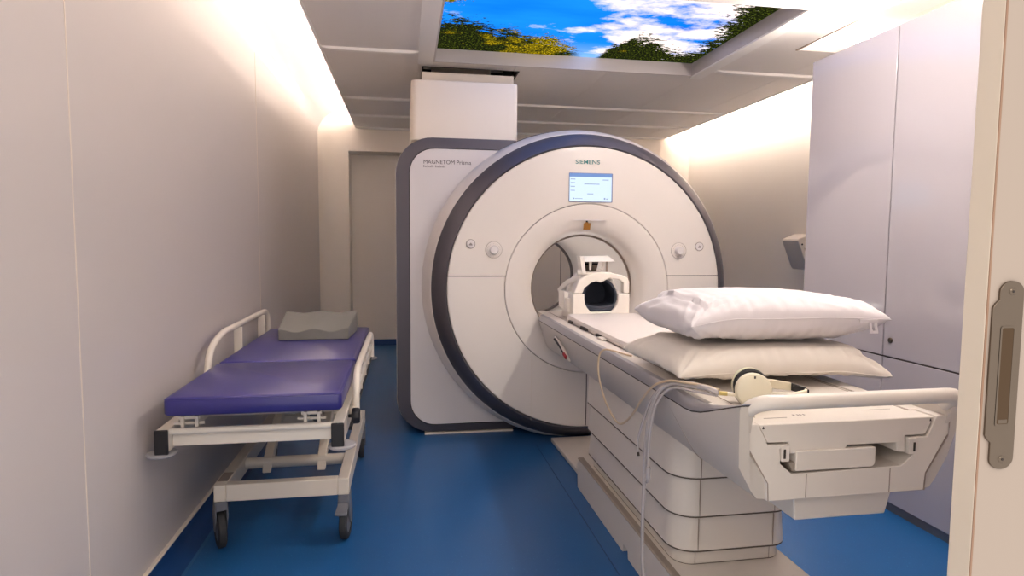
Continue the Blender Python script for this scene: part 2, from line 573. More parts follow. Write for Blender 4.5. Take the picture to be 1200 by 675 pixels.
# magnet body behind the covers
b = new()
lathe(b, [(0.36, 4.11), (0.93, 4.11), (0.95, 4.2), (0.95, 5.3), (0.90, 5.42), (0.42, 5.45), (0.36, 5.44)], CX, CZ, closed=True)
cut(b, (0, 0, 0.012), (0, 0, -1))
obj('magnet_body', b, M_shell, mri)
# side housing with rounded corners
def house(x0, x1, z0, z1, r):
    return rrect(x0, x1, z0, z1, (r, 0.02, 0.02, r), 10)
b = new()
prism(b, house(-0.064, 0.74, 0.012, 1.972, 0.24), 'Y', 4.118, 5.30)
obj('housing', b, M_shell, mri, bevel=0.012, seg=3)
b = new()                                        # metal band around the front of the housing
out, inn = house(-0.060, 0.74, 0.016, 1.970, 0.238), house(0.024, 0.74, 0.066, 1.902, 0.165)
A = [b.verts.new((x, 4.117, z)) for x, z in out]; A2 = [b.verts.new((x, 4.108, z)) for x, z in out]
B = [b.verts.new((x, 4.098, z)) for x, z in inn]; B2 = [b.verts.new((x, 4.117, z)) for x, z in inn]
n = len(out)
for P, Q in ((A, A2), (A2, B), (B, B2)):
    for i in range(n):
        j = (i + 1) % n
        b.faces.new((P[i], P[j], Q[j], Q[i]))
obj('housing_band', b, M_metal, mri)
b = new()
prism(b, house(0.028, 0.74, 0.070, 1.898, 0.162), 'Y', 4.1, 4.117)
obj('housing_panel', b, M_shell2, mri, bevel=0.002)
b = new()
prism(b, house(0.02, 0.74, 0.062, 1.906, 0.17), 'Y', 4.112, 4.1172)
obj('housing_seam', b, M_dark, mri)
b = new()
box(b, 0.12, 0.72, 4.10, 4.30, 0.0, 0.012)
obj('floor_plate', b, M_trimw, mri)

# collar, ring, covers
b = new()
lathe(b, [(0.955, 4.16), (1.046, 4.16), (1.044, 4.08), (1.036, 4.02), (1.018, 3.95), (0.996, 3.912), (0.98, 3.905), (0.955, 3.93)], CX, CZ, seg=160, closed=True)
cut(b, (0, 0, 0.012), (0, 0, -1))
obj('collar', b, M_shell, mri)
b = new()
lathe(b, [(1.050, 4.162), (1.050, 4.105), (1.02, 4.105), (1.02, 4.162)], CX, CZ, seg=160, closed=True)
cut(b, (0, 0, 0.012), (0, 0, -1))
obj('collar_seam', b, M_dark, mri)
b = new()
lathe(b, [(0.902, 3.83), (0.902, 3.806), (0.908, 3.801), (0.925, 3.812), (0.96, 3.85), (0.985, 3.888), (0.991, 3.903), (0.985, 3.915), (0.95, 3.93)], CX, CZ, seg=160, closed=True)
cut(b, (0, 0, 0.014), (0, 0, -1))
obj('accent_ring', b, M_metal, mri)
b = new()
lathe(b, [(0.38, 4.0), (0.38, 3.92), (0.50, 3.86), (0.52, 3.828), (0.95, 3.86), (0.95, 4.0)], CX, CZ, seg=128, closed=True)
cut(b, (0, 0, 0.03), (0, 0, -1))
obj('seam_backing', b, M_dark, mri)

FACE = [(0.541, 3.823), (0.541, 3.803), (0.545, 3.799), (0.62, 3.7965), (0.75, 3.797), (0.85, 3.80), (0.893, 3.803), (0.898, 3.808), (0.898, 3.826)]
ZS = 1.083
def face():
    b = new()
    return lathe(b, FACE, CX, CZ, seg=160)
b = face(); cut(b, (0, 0, ZS + .0025), (0, 0, -1))
obj('upper_cover', b, M_shell, mri)
b = face(); cut(b, (0, 0, ZS - .0025), (0, 0, 1)); cut(b, (CX + .003 - .006, 0, 0), (1, 0, 0)); cut(b, (0, 0, .09), (0, 0, -1))
obj('lower_cover', b, M_shell, mri)
b = face(); cut(b, (0, 0, ZS - .0025), (0, 0, 1)); cut(b, (CX + .003, 0, 0), (-1, 0, 0)); cut(b, (0, 0, .09), (0, 0, -1))
obj('lower_cover', b, M_shell, mri)
b = new()
box(b, 0.7815, 0.783, 3.7955, 3.797, 0.16, 0.585)
obj('cover_crease', b, M_trimw, mri)
# bore flare
b = new()
lathe(b, [(0.538, 3.823), (0.538, 3.803), (0.534, 3.799), (0.50, 3.797), (0.46, 3.800), (0.42, 3.810), (0.39, 3.826), (0.368, 3.850), (0.356, 3.88), (0.350, 3.92), (0.347, 3.97)],
      CX, CZ, seg=160)
obj('bore_flare', b, M_shell, mri)
b = new()
lathe(b, [(0.352, 3.96), (0.343, 3.96), (0.340, 3.972), (0.340, 5.40), (0.352, 5.42)], CX, CZ, seg=128)
obj('bore_lining', b, M_bore, mri)
b = new()
lathe(b, [(0.347, 3.955), (0.347, 3.97), (0.336, 3.97), (0.336, 3.955)], CX, CZ, seg=128, closed=True)
obj('bore_rim', b, M_seam, mri)
b = new()
lathe(b, [(0.345, 5.38), (0.345, 5.44), (0.326, 5.43), (0.326, 5.39)], CX, CZ, seg=96, closed=True)
obj('rear_rim', b, M_grey, mri)
b = new()
prism(b, [(-0.115, 0.0), (-0.06, 0.006), (0.06, 0.006), (0.115, 0.0), (0.06, -.001), (-.06, -.001)], 'Y', 3.790, 3.81)
for v in b.verts: v.co += Vector((CX, 0, CZ + 0.435))
obj('ledge', b, M_shell2, mri)
# gold warning tag at the bore's edge
b = new()
prism(b, [(-0.023, -0.028), (0.021, -0.028), (0.025, 0.014), (0.010, 0.014), (0.006, 0.024), (-0.006, 0.024), (-0.009, 0.014), (-0.018, 0.014)], 'Y', 3.804, 3.809)
for v in b.verts: v.co += Vector((CX - .012, 0, CZ + 0.405))
wt = obj('warning_tag', b, M_gold, mri)
wt['label'] = 'gold tag at the top edge of the bore'
b = new()
box(b, CX - .019, CX - .007, 3.802, 3.806, CZ + .424, CZ + .437)
obj('hook', b, M_black, wt)
# knobs and call buttons
def knob(x, z):
    k = thing  # not used
    b = new(); lathe(b, [(0.0, 3.7925), (0.047, 3.7925), (0.050, 3.7935), (0.050, 3.80)], x, z, 48)
    d = obj('control_dial', b, M_shell, mri)
    b = new(); lathe(b, [(0.051, 3.7945), (0.0525, 3.7945), (0.0525, 3.799), (0.051, 3.799)], x, z, 48, closed=True); obj('dial_groove', b, M_seam, d)
    b = new(); lathe(b, [(0.0, 3.765), (0.022, 3.765), (0.0255, 3.768), (0.0275, 3.777), (0.0285, 3.7935)], x, z, 48); obj('knob', b, M_shell2, d)
    b = new()
    for i in range(20):
        a = 2 * PI * i / 20
        q = 0.0385
        box(b, x + q * math.cos(a) - .0013, x + q * math.cos(a) + .0013, 3.7915, 3.793, z + q * math.sin(a) - .0013, z + q * math.sin(a) + .0013)
    obj('dial_marks', b, M_lgrey, d)
knob(0.538, 1.246); knob(1.756, 1.246)
def button(x, z):
    b = new(); lathe(b, [(0.0, 3.7905), (0.022, 3.7915), (0.0255, 3.794), (0.0255, 3.80)], x, z, 40); d = obj('push_button', b, M_shell2, mri)
    b = new(); lathe(b, [(0.026, 3.7945), (0.029, 3.7945), (0.029, 3.799), (0.026, 3.799)], x, z, 40, closed=True); obj('button_groove', b, M_seam, d)
    b = new(); prism(b, [(x - .010, z - .009), (x + .010, z - .009), (x + .010, z - .003), (x, z + .008), (x - .010, z - .003)], 'Y', 3.7895, 3.792); obj('button_symbol', b, M_lgrey, d)
button(0.394, 1.282); button(1.899, 1.274)
# screen
b = new(); prism(b, rrect(1.012, 1.297, 1.550, 1.732, .004, 3), 'Y', 3.793, 3.80); scr = obj('display_screen', b, mat('screen_bezel', rgb(120, 132, 170), .2, coat=.5), mri)
b = new(); box(b, 1.0155, 1.290, 3.7915, 3.793, 1.5545, 1.7285); obj('screen_image', b, emat('screen_glow', rgb(218, 236, 255), 1.05), scr)
b = new(); box(b, 1.0155, 1.290, 3.7905, 3.7915, 1.707, 1.7285); obj('title_bar', b, emat('screen_title', rgb(128, 158, 214), 0.9), scr)
b = new()
for (xa, xb, z) in ((1.022, 1.052, 1.69), (1.022, 1.05, 1.668), (1.022, 1.05, 1.645), (1.022, 1.05, 1.62), (1.11, 1.21, 1.661), (1.23, 1.27, 1.688), (1.13, 1.17, 1.60)):
    box(b, xa, xb, 3.791, 3.7915, z, z + .004)
box(b, 1.038, 1.046, 3.791, 3.7915, 1.568, 1.576); box(b, 1.24, 1.25, 3.791, 3.7915, 1.568, 1.578); box(b, 1.256, 1.264, 3.791, 3.7915, 1.568, 1.574); box(b, 1.05, 1.10, 3.791, 3.7915, 1.57, 1.573)
obj('screen_lines', b, emat('screen_ink', rgb(150, 168, 206), 0.8), scr)
text('maker_lettering', 'SIEMENS', M_teal, mri, (1.052, 3.796, 1.788), 0.0365, off=0.0002, sx=1.18, space=1.0)
text('model_lettering', 'MAGNETOM Prisma', M_grey, mri, (0.116, 4.0995, 1.800), 0.0365, sx=0.99)
b = new()
x = 0.117
for wn in (8, 8):
    for k in range(wn):
        hh = 0.010 if k % 3 else 0.014
        box(b, x, x + .0055, 4.0993, 4.1, 1.777, 1.777 + hh)
        x += 0.0085
    x += 0.008
obj('small_lettering', b, M_lgrey, mri)

# service duct above the scanner
dc = thing('service_duct', 'white boxy cable duct rising from scanner housing into ceiling slot', 'duct', (0.40, 4.6, 1.972))
b = new()
prism(b, rrect(0.042, 0.765, 4.25, 5.40, (.05, .03, .03, .03), 6), 'Z', 1.974, 2.372)
for v in b.verts:
    if v.co.z < 2.1 and v.co.x < 0.2: v.co.x -= 0.006
obj('duct_cover', b, M_duct, dc, bevel=0.006)
b = new(); box(b, 0.125, 0.815, 4.72, 5.38, 2.372, 2.548); obj('duct_step', b, M_duct, dc, bevel=0.004)
b = new(); box(b, 0.22, 0.72, 5.34, 5.37, 2.548, 2.79)
obj('duct_shaft', b, M_duct, dc, bevel=0.004)

for sx in (-1, 1):  # unseen glow strips, added below the table edges to brighten the bore
    b = new(); box(b, CX + sx * .268 - .006, CX + sx * .268 + .006, 4.02, 5.34, .785, .800)
    obj('bore_fill_strip', b, emat('bore_fill_glow', (1, .93, .88, 1), 9.0), mri)

# ------------------------------------------------------------------ patient table
TX = 1.138
tb = thing('patient_table', 'white patient table docked to the scanner on a stepped pedestal', 'patient table', (TX, 2.4, 0))
def mir(p): return (2 * TX - p[0],) + tuple(p[1:])
# floor plate and plinth
b = new(); prism(b, [(0.945, 3.10), (1.34, 3.10), (1.36, 3.835), (0.925, 3.835)], 'Z', 0.0, 0.028)
obj('docking_plate', b, M_table, tb, bevel=0.004)
b = new(); prism(b, [(0.914, 1.60), (1.375, 1.60), (1.375, 3.06), (0.914, 3.06)], 'Z', 0.0, 0.152)
obj('plinth', b, M_table, tb, bevel=0.004)
b = new()
prism(b, [(1.60, 0.0), (2.33, 0.0), (2.335, 0.03), (2.352, 0.038), (2.385, 0.038), (2.395, 0.0), (3.085, 0.0), (3.10, 0.12), (3.07, 0.157), (1.60, 0.157)], 'X', 0.892, 0.914)
obj('plinth_skirt', b, M_table, tb, bevel=0.002)
b = new()
prism(b, [(0.890, 0.157), (0.922, 0.157), (0.922, 0.161), (0.897, 0.162), (0.890, 0.158)], 'Y', 1.60, 3.085)
tr = obj('tread_strip', b, M_step, tb, bevel=0.001); tr['label'] = 'brown-grey strip along the plinth edge'
# pedestal tiers
def tier(z0, z1, o0, o1):
    x0, x1, y0, y1 = 0.945, 1.352, 1.985, 3.0
    b = new()
    rings = []
    for z, o in ((z0, o0 - .004), (z0 + .004, o0), (z1 - .002, o1), (z1, o1 - .004)):
        rings.append([(x, y, z) for x, y in rrect(x0 - o, x1 + o, y0 - o, y1 + o * .8, (.07 + o, .05 + o, .02, .02), 8)])
    loft(b, rings)
    t = obj('pedestal_tier', b, M_table, tb)
    for xx in (1.012, 1.30):
        b = new(); box(b, xx - .0012, xx + .0012, y0 - o0 - .0006, y0 - o0 + .004, z0 + .004, z1 - .004)
        obj('tier_seam', b, M_seam, t)
    b = new()
    rings = []
    for z in (z0 - .0030, z0 + .001):
        rings.append([(x, y, z) for x, y in rrect(x0 - o0 + .001, x1 + o0 - .001, y0 - o0 + .001, y1 + o0 - .01, (.07 + o0, .05 + o0, .015, .015), 8)])
    loft(b, rings); obj('tier_gap', b, M_step2, t)
tier(0.152, 0.208, 0.000, 0.000)
tier(0.211, 0.335, 0.022, 0.012)
tier(0.338, 0.475, 0.026, 0.016)
tier(0.478, 0.645, 0.030, 0.024)

# side panels: run along the table, and sweep up into the hand rail at the near end
def ztop(y):
    if y > 1.78: return 0.802
    t = min(1.0, (1.72 - y) / 0.31) if y < 1.72 else 0.0
    return 0.802 + 0.096 * t * t * (1.5 - .5 * t)
def xo(y):
    return 0.827 - (0.015 * max(0, (1.78 - y) / .36))
ST = [3.785, 3.7, 3.0, 2.2, 1.95, 1.85, 1.78, 1.72, 1.66, 1.60, 1.55, 1.50, 1.46, 1.43, 1.412]
def lean(p):
    x, y, z = p
    if y < 1.60 and z > 0.80:
        k = (1.60 - y) / .188
        y -= max(0, z - .835) * .55 * k
    return (x, y, z)
for side in (0, 1):
    b = new(); rings = []
    for y in ST:
        zt, o = ztop(y), xo(y)
        e = max(0, (y - 3.0) * 0.02)
        sec = [(o, zt), (o + .001, zt - .012), (o + .020, 0.730), (0.868, 0.665), (0.884, 0.645 - e), (0.93, 0.640 - e), (0.93, 0.70), (o + .045, 0.79), (o + .040, zt - .003), (o + .02, zt)]
        rings.append([lean((x, y, z)) for x, z in sec])
    if side: rings = [[mir(p) for p in r] for r in rings]
    loft(b, rings)
    obj('side_panel', b, M_tside, tb, angle=40)
    b = new(); rings = []
    for y in ST:
        zt, o = ztop(y) + .003, xo(y)
        hgt = 0.038 if y > 1.82 else max(0.004, 0.038 * (y - 1.40) / .42)
        wd = 0.024 if y > 1.82 else max(0.020, 0.024)
        sec = [(o - .001, zt), (o + .001, zt + hgt * .5), (o + .010, zt + hgt * .9), (o + wd, zt + hgt), (o + wd + .015, zt + hgt), (o + wd + .015, zt)]
        rings.append([lean((x, y, z)) for x, z in sec])
    if side: rings = [[mir(p) for p in r] for r in rings]
    loft(b, rings)
    obj('rail_band', b, M_band, tb, angle=40)
    b = new(); rings = []
    for y in ST:
        zt, o = ztop(y), xo(y)
        rings.append([lean(p) for p in ((o - .0005, y, zt - .001), (o - .0005, y, zt + .0035), (o + .03, y, zt + .0035), (o + .03, y, zt - .001))])
    if side: rings = [[mir(p) for p in r] for r in rings]
    loft(b, rings)
    obj('band_gap', b, M_dark, tb)
# panel joint on the left side
b = new(); tube(b, [(0.8265, 1.86, 0.80), (0.8475, 1.80, 0.73), (0.868, 1.735, 0.665), (0.879, 1.70, 0.645)], 0.0012, 6, 4)
obj('panel_joint', b, M_seam, tb)
# table top with raised edge strips
prof = [(.88, .84), (.904, .792), (.964, .791), (.969, .76), (1.129, .76), (1.134, .775), (1.281, .775), (1.282, .75), (1.308, .747), (1.305, .792), (1.366, .793), (1.391, .841)]
b = new(); prism(b, [(x, min(z, .8405)) for x, z in prof], 'Y', 1.406, 3.97)
obj('table_top', b, M_table, tb, bevel=0.003)
for side in (0, 1):
    b = new(); rings = []
    for y in (3.97, 2.2, 1.84, 1.72, 1.62, 1.55, 1.50, 1.47):
        xi = 0.8515 if y > 1.80 else 0.8515 + .02 * (1.80 - y) / .3
        zt = 0.8435
        rings.append([(xi, y, 0.812), (xi, y, zt), (0.904, y, zt), (0.906, y, 0.812)])
    if side: rings = [[mir(p) for p in r] for r in rings]
    loft(b, rings)
    obj('edge_strip', b, M_table, tb, bevel=0.001)
    b = new(); box(b, 0.905, 0.9085, 1.47, 3.97, 0.83, 0.8412)
    box(b, 0.918, 0.9205, 1.60, 3.9, 0.83, 0.8412)
    if side:
        for v in b.verts: v.co.x = 2 * TX - v.co.x
    obj('edge_groove', b, M_seam, tb)
b = new(); box(b, 0.924, 0.99, 1.455, 1.457, .8405, .8412); obj('top_markings', b, M_lgrey, tb)
b = new()
box(b, 1.24, 1.33, 1.49, 1.492, .8405, .8412); obj('top_markings', b, M_lgrey, tb)
b = new(); box(b, 1.238, 1.24, 1.49, 1.6, .8405, .8412)
for dx in (0.0, .012, .02, .03):
    b = new(); box(b, 1.02 + dx, 1.024 + dx, 1.47, 1.478, .8405, .8412); obj('top_markings', b, M_lgrey, tb)
# near end
outer = [(.852, .843), (.842, .792), (.905, .688), (.908, .640), (1.366, .642), (1.369, .689), (1.432, .795), (1.430, .843)]
inner = [(1.396, .843), (1.370, .789), (1.312, .788), (1.311, .770), (1.337, .770), (1.337, .746), (1.332, .745), (1.294, .713), (.975, .708), (.941, .737), (.938, .776), (.962, .776), (.962, .787), (.905, .787), (.875, .843)]
b = new(); prism(b, outer + inner, 'Y', 1.402, 1.62)
obj('end_cover', b, M_table, tb, bevel=0.002)
b = new(); prism(b, [(.93, .70), (1.35, .70), (1.35, .79), (.93, .79)], 'Y', 1.66, 1.68)
obj('recess_back', b, M_step, tb)
b = new()
for xx in (1.016, 1.261):
    b = new(); box(b, xx - .0012, xx + .0012, 1.4012, 1.404, .643, .7075); obj('end_seam', b, M_seam, tb)
b = new()
prism(b, [(.8405, .842), (.8435, .842), (.8335 + .0115, .793), (.909, .687), (.9115, .642), (.909, .642), (.9065, .687), (.8415, .792)], 'Y', 1.4012, 1.404); obj('end_seam', b, M_seam, tb)
b = new()
prism(b, [(2 * TX + .002 - x, z) for x, z in ((.8405, .842), (.8435, .842), (.845, .793), (.909, .687), (.9115, .642), (.909, .642), (.9065, .687), (.8415, .792))], 'Y', 1.4012, 1.404)
obj('end_seam', b, M_seam, tb)
b = new(); prism(b, rrect(.984, 1.214, .7155, .768, (.004, .014, .003, .003), 4), 'Y', 1.400, 1.66)
obj('tray', b, M_table, tb, bevel=0.002)
b = new(); prism(b, [(.966, .738), (.99, .738), (.99, .714), (.978, .714)], 'Y', 1.404, 1.5)
obj('tray_stop', b, M_step, tb)
for x0, x1 in ((.9405, .963), (1.311, 1.335)):
    b = new(); prism(b, rrect(x0, x1, .744, .785, .003, 3), 'Y', 1.398, 1.47)
    la = obj('latch', b, M_table, tb)
    b = new(); xm = x0 + .006 if x0 < 1.1 else x0 + .013
    box(b, xm, xm + .005, 1.396, 1.399, .752, .776); obj('latch_slot', b, M_dark, la)
for xx in (.892, 1.379):
    b = new(); prism(b, [(xx - .003, .829), (xx + .003, .829), (xx, .836)], 'Y', 1.4045, 1.407); obj('arrow_mark', b, M_dark, tb)
b = new()
loft(b, [[(1.000, 1.43, .641), (1.296, 1.43, .641), (1.296, 1.85, .641), (1.000, 1.85, .641)], [(1.014, 1.438, .566), (1.284, 1.438, .566), (1.284, 1.85, .566), (1.014, 1.85, .566)]])
obj('under_box', b, M_table, tb, bevel=0.004)
b = new(); box(b, 0.925, 1.351, 1.60, 3.785, 0.622, 0.70)
obj('under_body', b, M_tside, tb, bevel=0.006)
# hand rail
bar = [(0.846, 1.415, 0.868), (0.848, 1.392, 0.890), (0.866, 1.372, 0.905), (0.905, 1.361, 0.910), (0.96, 1.36, 0.910)]
bar = bar + [(TX, 1.36, 0.910)] + [mir(p) for p in bar[::-1]]
b = new(); tube(b, bar, 0.0195, 16, 8)
obj('hand_rail', b, M_table, tb)
# release lever on the left side near the scanner
b = new(); tube(b, [(.826, 3.36, .765), (.838, 3.22, .72), (.850, 3.12, .67)], [.005 + .005 * math.sin(PI * i / 16) for i in range(17)], 10, 8)
lv = obj('lever_recess', b, M_table, tb)
b = new(); tube(b, [(.818, 3.335, .757), (.827, 3.25, .729), (.833, 3.19, .704)], .0065, 8, 5); obj('lever', b, M_black, lv)
b = new(); tube(b, [(.834, 3.185, .700), (.839, 3.15, .685)], .010, 8, 3); r_ = obj('lever_grip', b, M_red, lv); r_['label'] = 'dark red lever end'

# ------------------------------------------------------------------ pad, head coil
pd = thing('table_pad', 'long white padded mat lying along the patient table under the pillows', 'pad', (1.13, 2.6, 0.8435))
b = new()
rings = []
for y, w, h in ((2.225, .19, .012), (2.24, .20, .022), (2.4, .205, .026), (3.1, .212, .03), (3.36, .212, .034), (3.43, .212, .036), (3.445, .208, .030)):
    rings.append([(1.128 + sx, y, 0.8445 + sz) for sx, sz in ((-w, 0), (-w - .003, h * .5), (-w + .004, h), (-w + .02, h + .004), (0, h + .006), (w - .02, h + .004), (w - .004, h), (w + .003, h * .5), (w, 0))])
loft(b, rings)
obj('mat_cover', b, M_pad, pd)
for (ya, yb, xx) in ((3.02, 3.12, .903), (2.80, 2.86, .905), (3.30, 3.36, .902)):
    b = new(); box(b, xx, xx + .02, ya, yb, .8445, .858)
    obj('pad_clip', b, M_dark, pd)
b = new(); box(b, .890, .917, 2.72, 2.79, .8437, .853); obj('plug_clip', b, M_table, pd, bevel=.002)

hc = thing('head_coil', 'white open-fronted head coil with dark lining standing in front of the bore', 'head coil', (1.125, 3.6, 0.88))
HX, HY0, HY1 = 1.125, 3.45, 3.70
def ring_sector(xc, zc, ri, ro, a0, a1, y0, y1, n=24):
    p = [(xc + ro * math.cos(a0 + (a1 - a0) * i / n), zc + ro * math.sin(a0 + (a1 - a0) * i / n)) for i in range(n + 1)]
    q = [(xc + ri * math.cos(a1 + (a0 - a1) * i / n), zc + ri * math.sin(a1 + (a0 - a1) * i / n)) for i in range(n + 1)]
    return p + q
# lower shell: block with a half-round trough
ri = 0.103
zc = 0.975
low = [(HX - .172, .8445), (HX + .172, .8445), (HX + .172, .998), (HX + ri, .998)] + [(HX + ri * math.cos(a), max(zc + ri * math.sin(a), .892)) for a in [-PI * i / 24 for i in range(0, 25)]] + [(HX - ri, .998), (HX - .172, .998)]
b = new(); prism(b, low, 'Y', HY0, HY1)
obj('lower_shell', b, M_coil, hc, bevel=0.006, seg=3)
b = new(); prism(b, [(HX - .200, .905), (HX - .170, .895), (HX - .170, .998), (HX - .200, 1.01)], 'Y', HY0 + .10, HY1 - .02)
obj('side_module', b, M_coil, hc, bevel=0.006)
b = new(); box(b, HX - .19, HX - .168, HY0 + .05, HY0 + .20, .885, .97); obj('side_clip', b, M_coil, hc, bevel=0.004)
# upper arches: front frame, side straps
b = new()
o1 = [(HX + .172, 1.000), (HX + .172, 1.068), (HX + .160, 1.092), (HX + .13, 1.105), (HX + .05, 1.122), (HX - .02, 1.122), (HX - .09, 1.106), (HX - .135, 1.075), (HX - .165, 1.000)]
i1 = [(HX - .112, 1.000), (HX - .100, 1.032), (HX - .06, 1.062), (HX - .03, 1.07), (HX + .0, 1.062), (HX + .03, 1.078), (HX + .05, 1.088), (HX + .11, 1.080), (HX + .138, 1.060), (HX + .138, 1.000)]
prism(b, o1 + i1, 'Y', HY0 + .01, HY0 + .06)
obj('front_arch', b, M_coil, hc, bevel=0.006, seg=3)
b = new(); prism(b, ring_sector(HX, .985, .112, .140, math.radians(3), math.radians(177), 0, 0), 'Y', HY0 + .12, HY0 + .17)
obj('inner_arch', b, M_coil, hc, bevel=0.005)
b = new(); tube(b, [(HX + .06, HY0 + .04, 1.09), (HX + .095, HY0 + .10, 1.055), (HX + .112, HY0 + .13, 1.0)], .014, 8, 6, flat=.6)
obj('arch_strut', b, M_coil, hc)
b = new(); tube(b, [(HX - .115, HY0 + .05, 1.09), (HX - .165, HY0 + .16, 1.055), (HX - .195, HY0 + .24, 1.0)], .016, 8, 6, flat=.6)
obj('side_strut', b, M_coil, hc)
b = new(); prism(b, ring_sector(HX, .985, .112, .150, math.radians(2), math.radians(178), 0, 0), 'Y', HY1 - .06, HY1)
obj('rear_arch', b, M_coil, hc, bevel=0.004)
# dark lining
b = new(); prism(b, ring_sector(HX, .982, .092, .104, math.radians(-178), math.radians(178), 0, 0, 40), 'Y', HY0 + .03, HY1 - .005)
ln = obj('lining', b, M_navy, hc); ln['label'] = 'dark navy lining'
b = new(); lathe(b, [(0, HY1 - .03), (.103, HY1 - .03), (.103, HY1 - .012), (0, HY1 - .012)], HX, .982, 40); obj('lining_back', b, M_navy, hc)
b = new()
prism(b, [(HX - .088, .893), (HX + .088, .893), (HX + .09, .94), (HX + .05, .925), (HX, .918), (HX - .05, .925), (HX - .09, .94)], 'Y', HY0 + .02, HY1 - .03); obj('head_cushion', b, M_navy, hc, bevel=.006)
# mirror on top
b = new(); prism(b, [(HX - .122, 1.215), (HX + .062, 1.219), (HX + .085, 1.186), (HX - .098, 1.184)], 'Y', HY0 + .02, HY0 + .035)
for v in b.verts: v.co.y += (v.co.z - 1.19) * 2.0
mf = obj('mirror_frame', b, M_coil, hc, bevel=0.003)
b = new(); prism(b, [(HX - .128, 1.216), (HX - .104, 1.216), (HX - .090, 1.118), (HX - .112, 1.110)], 'Y', HY0 + .02, HY0 + .09); obj('mirror_arm', b, M_coil, mf, bevel=0.003)
b = new(); box(b, HX + .055, HX + .066, HY0 + .09, HY0 + .10, 1.11, 1.20); obj('mirror_post', b, M_seam, mf)
b = new(); prism(b, [(HX - .062, 1.19), (HX - .046, 1.19), (HX - .05, 1.135), (HX - .060, 1.135)], 'Y', HY0 + .05, HY0 + .06); obj('mirror_hook', b, M_coil, mf)
b = new(); prism(b, [(HX + .022, 1.19), (HX + .034, 1.19), (HX + .032, 1.15), (HX + .024, 1.134), (HX + .008, 1.136), (HX + .008, 1.142), (HX + .020, 1.15)], 'Y', HY0 + .05, HY0 + .06); obj('mirror_hook', b, M_coil, mf)
b = new(); prism(b, [(HX - .085, 1.185), (HX + .015, 1.185), (HX + .015, 1.125), (HX - .085, 1.125)], 'Y', HY0 + .11, HY0 + .115)
for v in b.verts: v.co.y += (1.185 - v.co.z) * .8
obj('mirror_glass', b, mat('mirror_surface', rgb(120, 112, 104), .08, metal=1.0), mf)
b = new(); box(b, HX - .115, HX + .07, HY0 + .03, HY0 + .11, 1.108, 1.122); obj('mirror_base', b, M_coil, mf, bevel=0.004)
b = new(); lathe(b, [(0, HX - .135), (.014, HX - .135), (.016, HX - .13), (.016, HX - .10), (0, HX - .098)], HY0 + .05, 1.122, 20, ax='X'); obj('pivot', b, M_coil, mf)

# ------------------------------------------------------------------ pillows
def pillow(name, label, cx, cy, zs, Lx, Ly, hu, hd, rotz, m, seed, tilt=0.0, squash=None, cornerdrop=(0, 0)):
    t = thing(name, label, 'pillow', (cx, cy, zs - hd), 'white pillows stacked on the patient table') if False else thing(name, label, 'pillow', (cx, cy, zs - hd))
    nu, nv = 88, 56
    b = new()
    def pt(i, j, s):
        u, v = -1 + 2 * i / nu, -1 + 2 * j / nv
        uu = math.sin(u * PI / 2) * .45 + u * .55
        vv = math.sin(v * PI / 2) * .45 + v * .55
        x = Lx / 2 * uu * (1 - .045 * (1 - vv * vv) * abs(uu) ** 2)
        y = Ly / 2 * vv * (1 - .075 * (1 - uu * uu) * abs(vv) ** 2)
        e = max(0, (1 - abs(uu) ** 2.6)) * max(0, (1 - abs(vv) ** 2.6))
        h = (hu if s > 0 else hd) * e ** .42
        # wrinkles: radiate from the corners and lie along the seams
        ed = max(abs(uu), abs(vv))
        p = Vector((x * 5 + seed, y * 5, s * 3))
        w = noise.noise(p * 1.4) * .5
        ang = math.atan2(abs(vv) - 1.25, abs(uu) - 1.25)
        rad = math.hypot(abs(vv) - 1.25, abs(uu) - 1.25)
        w2 = noise.noise(Vector((ang * 7 + seed * 3 + (3 if uu > 0 else 0), rad * 1.2, (5 if vv > 0 else 0) + s)))
        w2 = 1 - abs(w2) * 2.2
        nearc = max(0, 1 - rad / 1.25)
        ew = noise.noise(Vector((uu * 16 + seed, vv * 2.0, s + 9)))
        h += s * 0 + (w * .014 * e + (w2 - .3) * .034 * nearc * e ** .3 + ew * .016 * (ed ** 2) * e ** .35)
        if s < 0:
            h = min(h, hd)
        if squash and s > 0:
            h = min(h, squash + .010 * (h / hu))
        zz = zs + s * h + noise.noise(Vector((uu * 2.3 + seed, vv * 2.3, 0))) * .008 * (1 - e)
        zz += tilt * uu
        if ed > .8:
            zz += (cornerdrop[0] if uu < 0 else cornerdrop[1]) * max(0, (abs(uu) - .5)) * 2
        c, sn = math.cos(rotz), math.sin(rotz)
        return (cx + x * c - y * sn, cy + x * sn + y * c, zz)
    G = {}
    for s in (1, -1):
        for i in range(nu + 1):
            for j in range(nv + 1):
                rim = i in (0, nu) or j in (0, nv)
                if rim and s < 0:
                    G[(i, j, s)] = G[(i, j, 1)]
                else:
                    G[(i, j, s)] = b.verts.new(pt(i, j, s))
    for s in (1, -1):
        for i in range(nu):
            for j in range(nv):
                q = [G[(i, j, s)], G[(i + 1, j, s)], G[(i + 1, j + 1, s)], G[(i, j + 1, s)]]
                b.faces.new(q if s > 0 else q[::-1])
    obj('pillowcase', b, m, t, angle=70, recalc=False)
    # hem seam along the near edge
    b = new()
    pts = []
    for i in range(4, nu - 3, 4):
        p = Vector(pt(i, 0, 1)); p.y -= .001
        pts.append(p)
    tube(b, pts, .0016, 6, 4)
    obj('seam', b, m, t)
    return t
pillow('pillow', 'cream pillow lying flat on the patient table beneath another pillow', 1.185, 1.985, 0.892, 0.74, 0.50, 0.100, 0.024, 0.0, M_pillow2, 3.1, tilt=-.002, squash=.064, cornerdrop=(0.0, -0.018))
